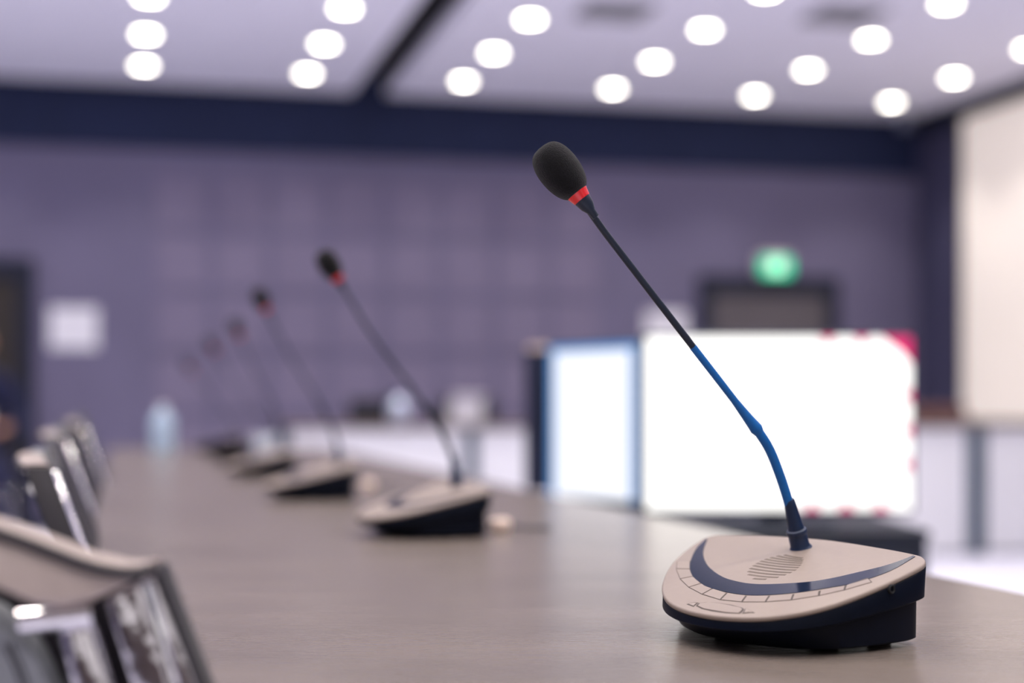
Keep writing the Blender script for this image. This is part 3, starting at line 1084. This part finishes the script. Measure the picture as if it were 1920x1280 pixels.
def monitor(label, loc, rotz, wdt, z0, z1, screen_m, graphics=False, back_pale=False):
    """Faces local -y."""
    m = thing('monitor', label, 'monitor', loc, rotz, group='monitors on the black cabinet')
    zl = loc[2]
    a0, a1_ = z0 - zl, z1 - zl
    h = wdt / 2
    bz = 0.008
    bm = bmesh.new()
    box(bm, -h - bz, h + bz, 0.0, 0.03, a0 - bz, a1_ + bz, bevel=0.004)
    box(bm, -h * 0.6, h * 0.6, 0.03, 0.06, a0 + 0.06, a1_ - 0.06, bevel=0.012)
    new_obj('monitor_shell', bm, M_bezel, m)
    boxobj('screen_panel', (-h, h, -0.003, 0.0005, a0, a1_), screen_m, m)
    bm = bmesh.new()
    box(bm, -0.03, 0.03, 0.06, 0.075, 0.008, (a0 + a1_) / 2, bevel=0.004)
    new_obj('stand_neck', bm, M_bezel, m)
    bm = bmesh.new()
    box(bm, -0.11, 0.11, -0.02, 0.14, 0.0, 0.010, bevel=0.004)
    new_obj('stand_foot', bm, M_bezel, m)
    if back_pale:
        boxobj('top_cap', (-h, h, 0.0, 0.03, a1_ + bz, a1_ + bz + 0.014), M_cream, m, bevel=0.003)
    if screen_m is M_screen2:
        for nm, d in (('blue_border', (-h, -h + 0.02, a0, a1_)), ('blue_border', (h - 0.02, h, a0, a1_)), ('blue_border', (-h + 0.02, h - 0.02, a1_ - 0.014, a1_))):
            boxobj(nm, (d[0], d[1], -0.0036, -0.003, d[2], d[3]), M_blueglow, m)
    if graphics:
        W, H = wdt, a1_ - a0

        def tri(poly, name='crimson_mark'):
            bm = bmesh.new()
            prism(bm, [(-h + u * W, -0.0032, a0 + v * H) for u, v in poly], (0, -0.0006, 0))
            new_obj(name, bm, M_crimson, m)
        for u in (0.685, 0.813):
            tri([(u - 0.030, 1), (u + 0.030, 1), (u, 0.945)])
        tri([(0.885, 1), (1, 1), (1, 0.84), (0.965, 0.91)], 'crimson_corner')
        for v in (0.66, 0.46, 0.26):
            tri([(1, v - 0.045), (1, v + 0.045), (0.962, v)])
        for u in (0.625, 0.755, 0.885):
            tri([(u - 0.032, 0), (u + 0.032, 0), (u, 0.06)])
    return m


monitor('large bright white monitor with crimson marks along its edge', (0.533, 3.2, CT), 0.0, 0.530, 0.704, 1.050, M_screen, graphics=True)
monitor('bluish lit monitor turned aside, left of the large white one', (0.183, 3.635, CT), math.atan2(-0.27, 0.186), 0.325, 0.701, 1.050, M_screen2)
monitor('monitor seen from its dark back, left of the bluish lit one', (0.205, 4.10, CT), math.radians(160), 0.33, 0.70, 1.045, M_screen2, back_pale=True)

# ------------------------------------------------------------------ person seated at the far left
def skin_body(name, verts, edges, radii, m, parent, root=0, sub=2):
    me = bpy.data.meshes.new(name)
    me.from_pydata(verts, edges, [])
    o = bpy.data.objects.new(name, me)
    COL.objects.link(o)
    o.parent = parent
    md = o.modifiers.new('skin', 'SKIN')
    md.use_smooth_shade = True
    for i, r in enumerate(radii):
        sv = me.skin_vertices[0].data[i]
        sv.radius = (r, r) if not isinstance(r, tuple) else r
        sv.use_root = (i == root)
    s2 = o.modifiers.new('sub', 'SUBSURF')
    s2.levels = sub
    s2.render_levels = sub
    me.materials.append(m)
    return o


PD = 10.1
pr = thing('person', 'person in navy clothing seated at the left edge before the dark door', 'person', ((-42 - 960) / F * PD, PD, 0), 0.35)
# faces local -y; body one continuous skinned figure
V = [(0, 0, 0.52), (0, 0.01, 0.66), (0, 0.02, 0.82), (0, 0.02, 0.98), (0, 0.01, 1.09), (0, 0.0, 1.16),       # spine to neck 0-5
     (0.16, 0.01, 1.06), (0.23, 0.0, 0.90), (0.26, -0.05, 0.79), (0.22, -0.20, 0.76), (0.17, -0.28, 0.77),   # right arm 6-10
     (-0.16, 0.01, 1.06), (-0.23, 0.0, 0.90), (-0.26, -0.05, 0.79), (-0.20, -0.20, 0.78), (-0.13, -0.28, 0.82),  # left arm 11-15
     (0.10, -0.04, 0.52), (0.12, -0.44, 0.53), (0.12, -0.46, 0.28), (0.12, -0.44, 0.08), (0.12, -0.56, 0.035),  # 16-20
     (-0.10, -0.04, 0.52), (-0.12, -0.44, 0.53), (-0.12, -0.46, 0.28), (-0.12, -0.44, 0.08), (-0.12, -0.56, 0.035)]
Ed = [(0, 1), (1, 2), (2, 3), (3, 4), (4, 5), (4, 6), (6, 7), (7, 8), (8, 9), (9, 10), (4, 11), (11, 12), (12, 13), (13, 14), (14, 15),
      (0, 16), (16, 17), (17, 18), (18, 19), (19, 20), (0, 21), (21, 22), (22, 23), (23, 24), (24, 25)]
Rd = [(0.15, 0.11), (0.14, 0.10), (0.15, 0.10), (0.16, 0.10), (0.11, 0.08), 0.05,
      0.065, 0.052, 0.045, 0.036, 0.028, 0.065, 0.052, 0.045, 0.036, 0.028,
      0.085, 0.065, 0.052, 0.04, 0.035, 0.085, 0.065, 0.052, 0.04, 0.035]
skin_body('body', V, Ed, Rd, M_cloth, pr)
# head with face
bm = bmesh.new()
bmesh.ops.create_uvsphere(bm, u_segments=24, v_segments=18, radius=0.1)
for v in bm.verts:
    x, y, z = v.co
    v.co.x = x * (0.78 - (0.12 if z < -0.03 else 0))
    v.co.y = y * 0.95
    v.co.z = z * 1.15
    if y < -0.05 and abs(x) < 0.02 and -0.035 < z < 0.015:
        v.co.y -= 0.018                                     # nose
    if y < -0.05 and 0.02 < abs(x) < 0.055 and 0.0 < z < 0.03:
        v.co.y += 0.008                                     # eye sockets
for v in bm.verts:
    v.co += Vector((0, -0.01, 1.30))
new_obj('head', bm, M_skin, pr, smooth=True)
bm = bmesh.new(); lathe(bm, [(0.048, 1.12), (0.045, 1.16), (0.047, 1.21)], 16)
new_obj('neck', bm, M_skin, pr, smooth=True)
bm = bmesh.new()
bmesh.ops.create_uvsphere(bm, u_segments=24, v_segments=18, radius=0.107)
for v in bm.verts:
    v.co.x *= 0.82; v.co.z *= 1.12
    v.co += Vector((0, 0.006, 1.312))
bmesh.ops.delete(bm, geom=[v for v in bm.verts if v.co.z < 1.25 or (v.co.y < -0.03 and v.co.z < 1.37)], context='VERTS')
new_obj('hair', bm, M_hair, pr, smooth=True)
for s_ in (-1, 1):
    bm = bmesh.new(); bmesh.ops.create_uvsphere(bm, u_segments=10, v_segments=8, radius=0.011)
    for v in bm.verts:
        v.co += Vector((s_ * 0.034, -0.083, 1.312))
    new_obj('eye', bm, M_white, pr, smooth=True)
    bm = bmesh.new(); bmesh.ops.create_uvsphere(bm, u_segments=10, v_segments=8, radius=0.028)
    for v in bm.verts:
        v.co.x *= 0.35
        v.co += Vector((s_ * 0.079, 0.0, 1.295))
    new_obj('ear', bm, M_skin, pr, smooth=True)
bm = bmesh.new(); tube(bm, [(-0.024, -0.082, 1.243), (0, -0.088, 1.241), (0.024, -0.082, 1.243)], 0.006, 8)
new_obj('mouth', bm, mat('lips', (0.40, 0.14, 0.11), 0.5, noise=0.05, nscale=40), pr, smooth=True)


def hand(root, palm, fwd, side, up):
    """one skinned palm with five bent fingers."""
    palm, fwd, side, up = Vector(palm), Vector(fwd).normalized(), Vector(side).normalized(), Vector(up).normalized()
    vs, es, rs = [palm - fwd * 0.035, palm, palm + fwd * 0.03], [(0, 1), (1, 2)], [(0.026, 0.018), (0.036, 0.016), (0.034, 0.014)]
    for j, L in zip((-1.5, -0.5, 0.5, 1.5), (0.058, 0.07, 0.074, 0.066)):
        b = palm + fwd * 0.032 + side * (j * 0.019)
        i = len(vs)
        vs += [b, b + fwd * L * 0.5 - up * 0.004, b + fwd * L * 0.8 - up * L * 0.35, b + fwd * L * 0.85 - up * L * 0.7]
        es += [(1, i), (i, i + 1), (i + 1, i + 2), (i + 2, i + 3)]
        rs += [0.0095, 0.009, 0.0085, 0.0075]
    b = palm - fwd * 0.008 + side * 0.034
    i = len(vs)
    vs += [b, b + side * 0.016 + fwd * 0.024 - up * 0.012, b + side * 0.012 + fwd * 0.046 - up * 0.026]
    es += [(1, i), (i, i + 1), (i + 1, i + 2)]
    rs += [0.012, 0.0105, 0.0085]
    return skin_body('hand', [tuple(v) for v in vs], es, rs, M_skin, root, root=1)


hand(pr, (0.155, -0.325, 0.775), (-0.45, -0.9, 0.05), (-0.9, 0.45, 0), (0.1, 0.05, 1))
hand(pr, (-0.115, -0.325, 0.835), (0.45, -0.9, 0.05), (0.9, 0.45, 0), (0.1, 0.05, 1))
cu = thing('white_cup', 'small white cup held by the seated person at the left edge', 'cup', pr.matrix_basis @ Vector((0.02, -0.44, 0.79)))
bm = bmesh.new(); lathe(bm, [(0.0, 0), (0.028, 0), (0.038, 0.09), (0.036, 0.09), (0.027, 0.006), (0.0, 0.006)], 20)
new_obj('cup_body', bm, M_white, cu, smooth=True)
bm = bmesh.new(); lathe(bm, [(0.0, 0.0065), (0.0272, 0.0065), (0.0345, 0.078), (0.0, 0.078)], 20)
new_obj('drink', bm, M_desk_top, cu)
c_ = plain_chair('dark chair carrying the seated person at the left edge', -42, PD, M_dark, 0.35, 0.95)
c_['group'] = 'chairs by the far door'
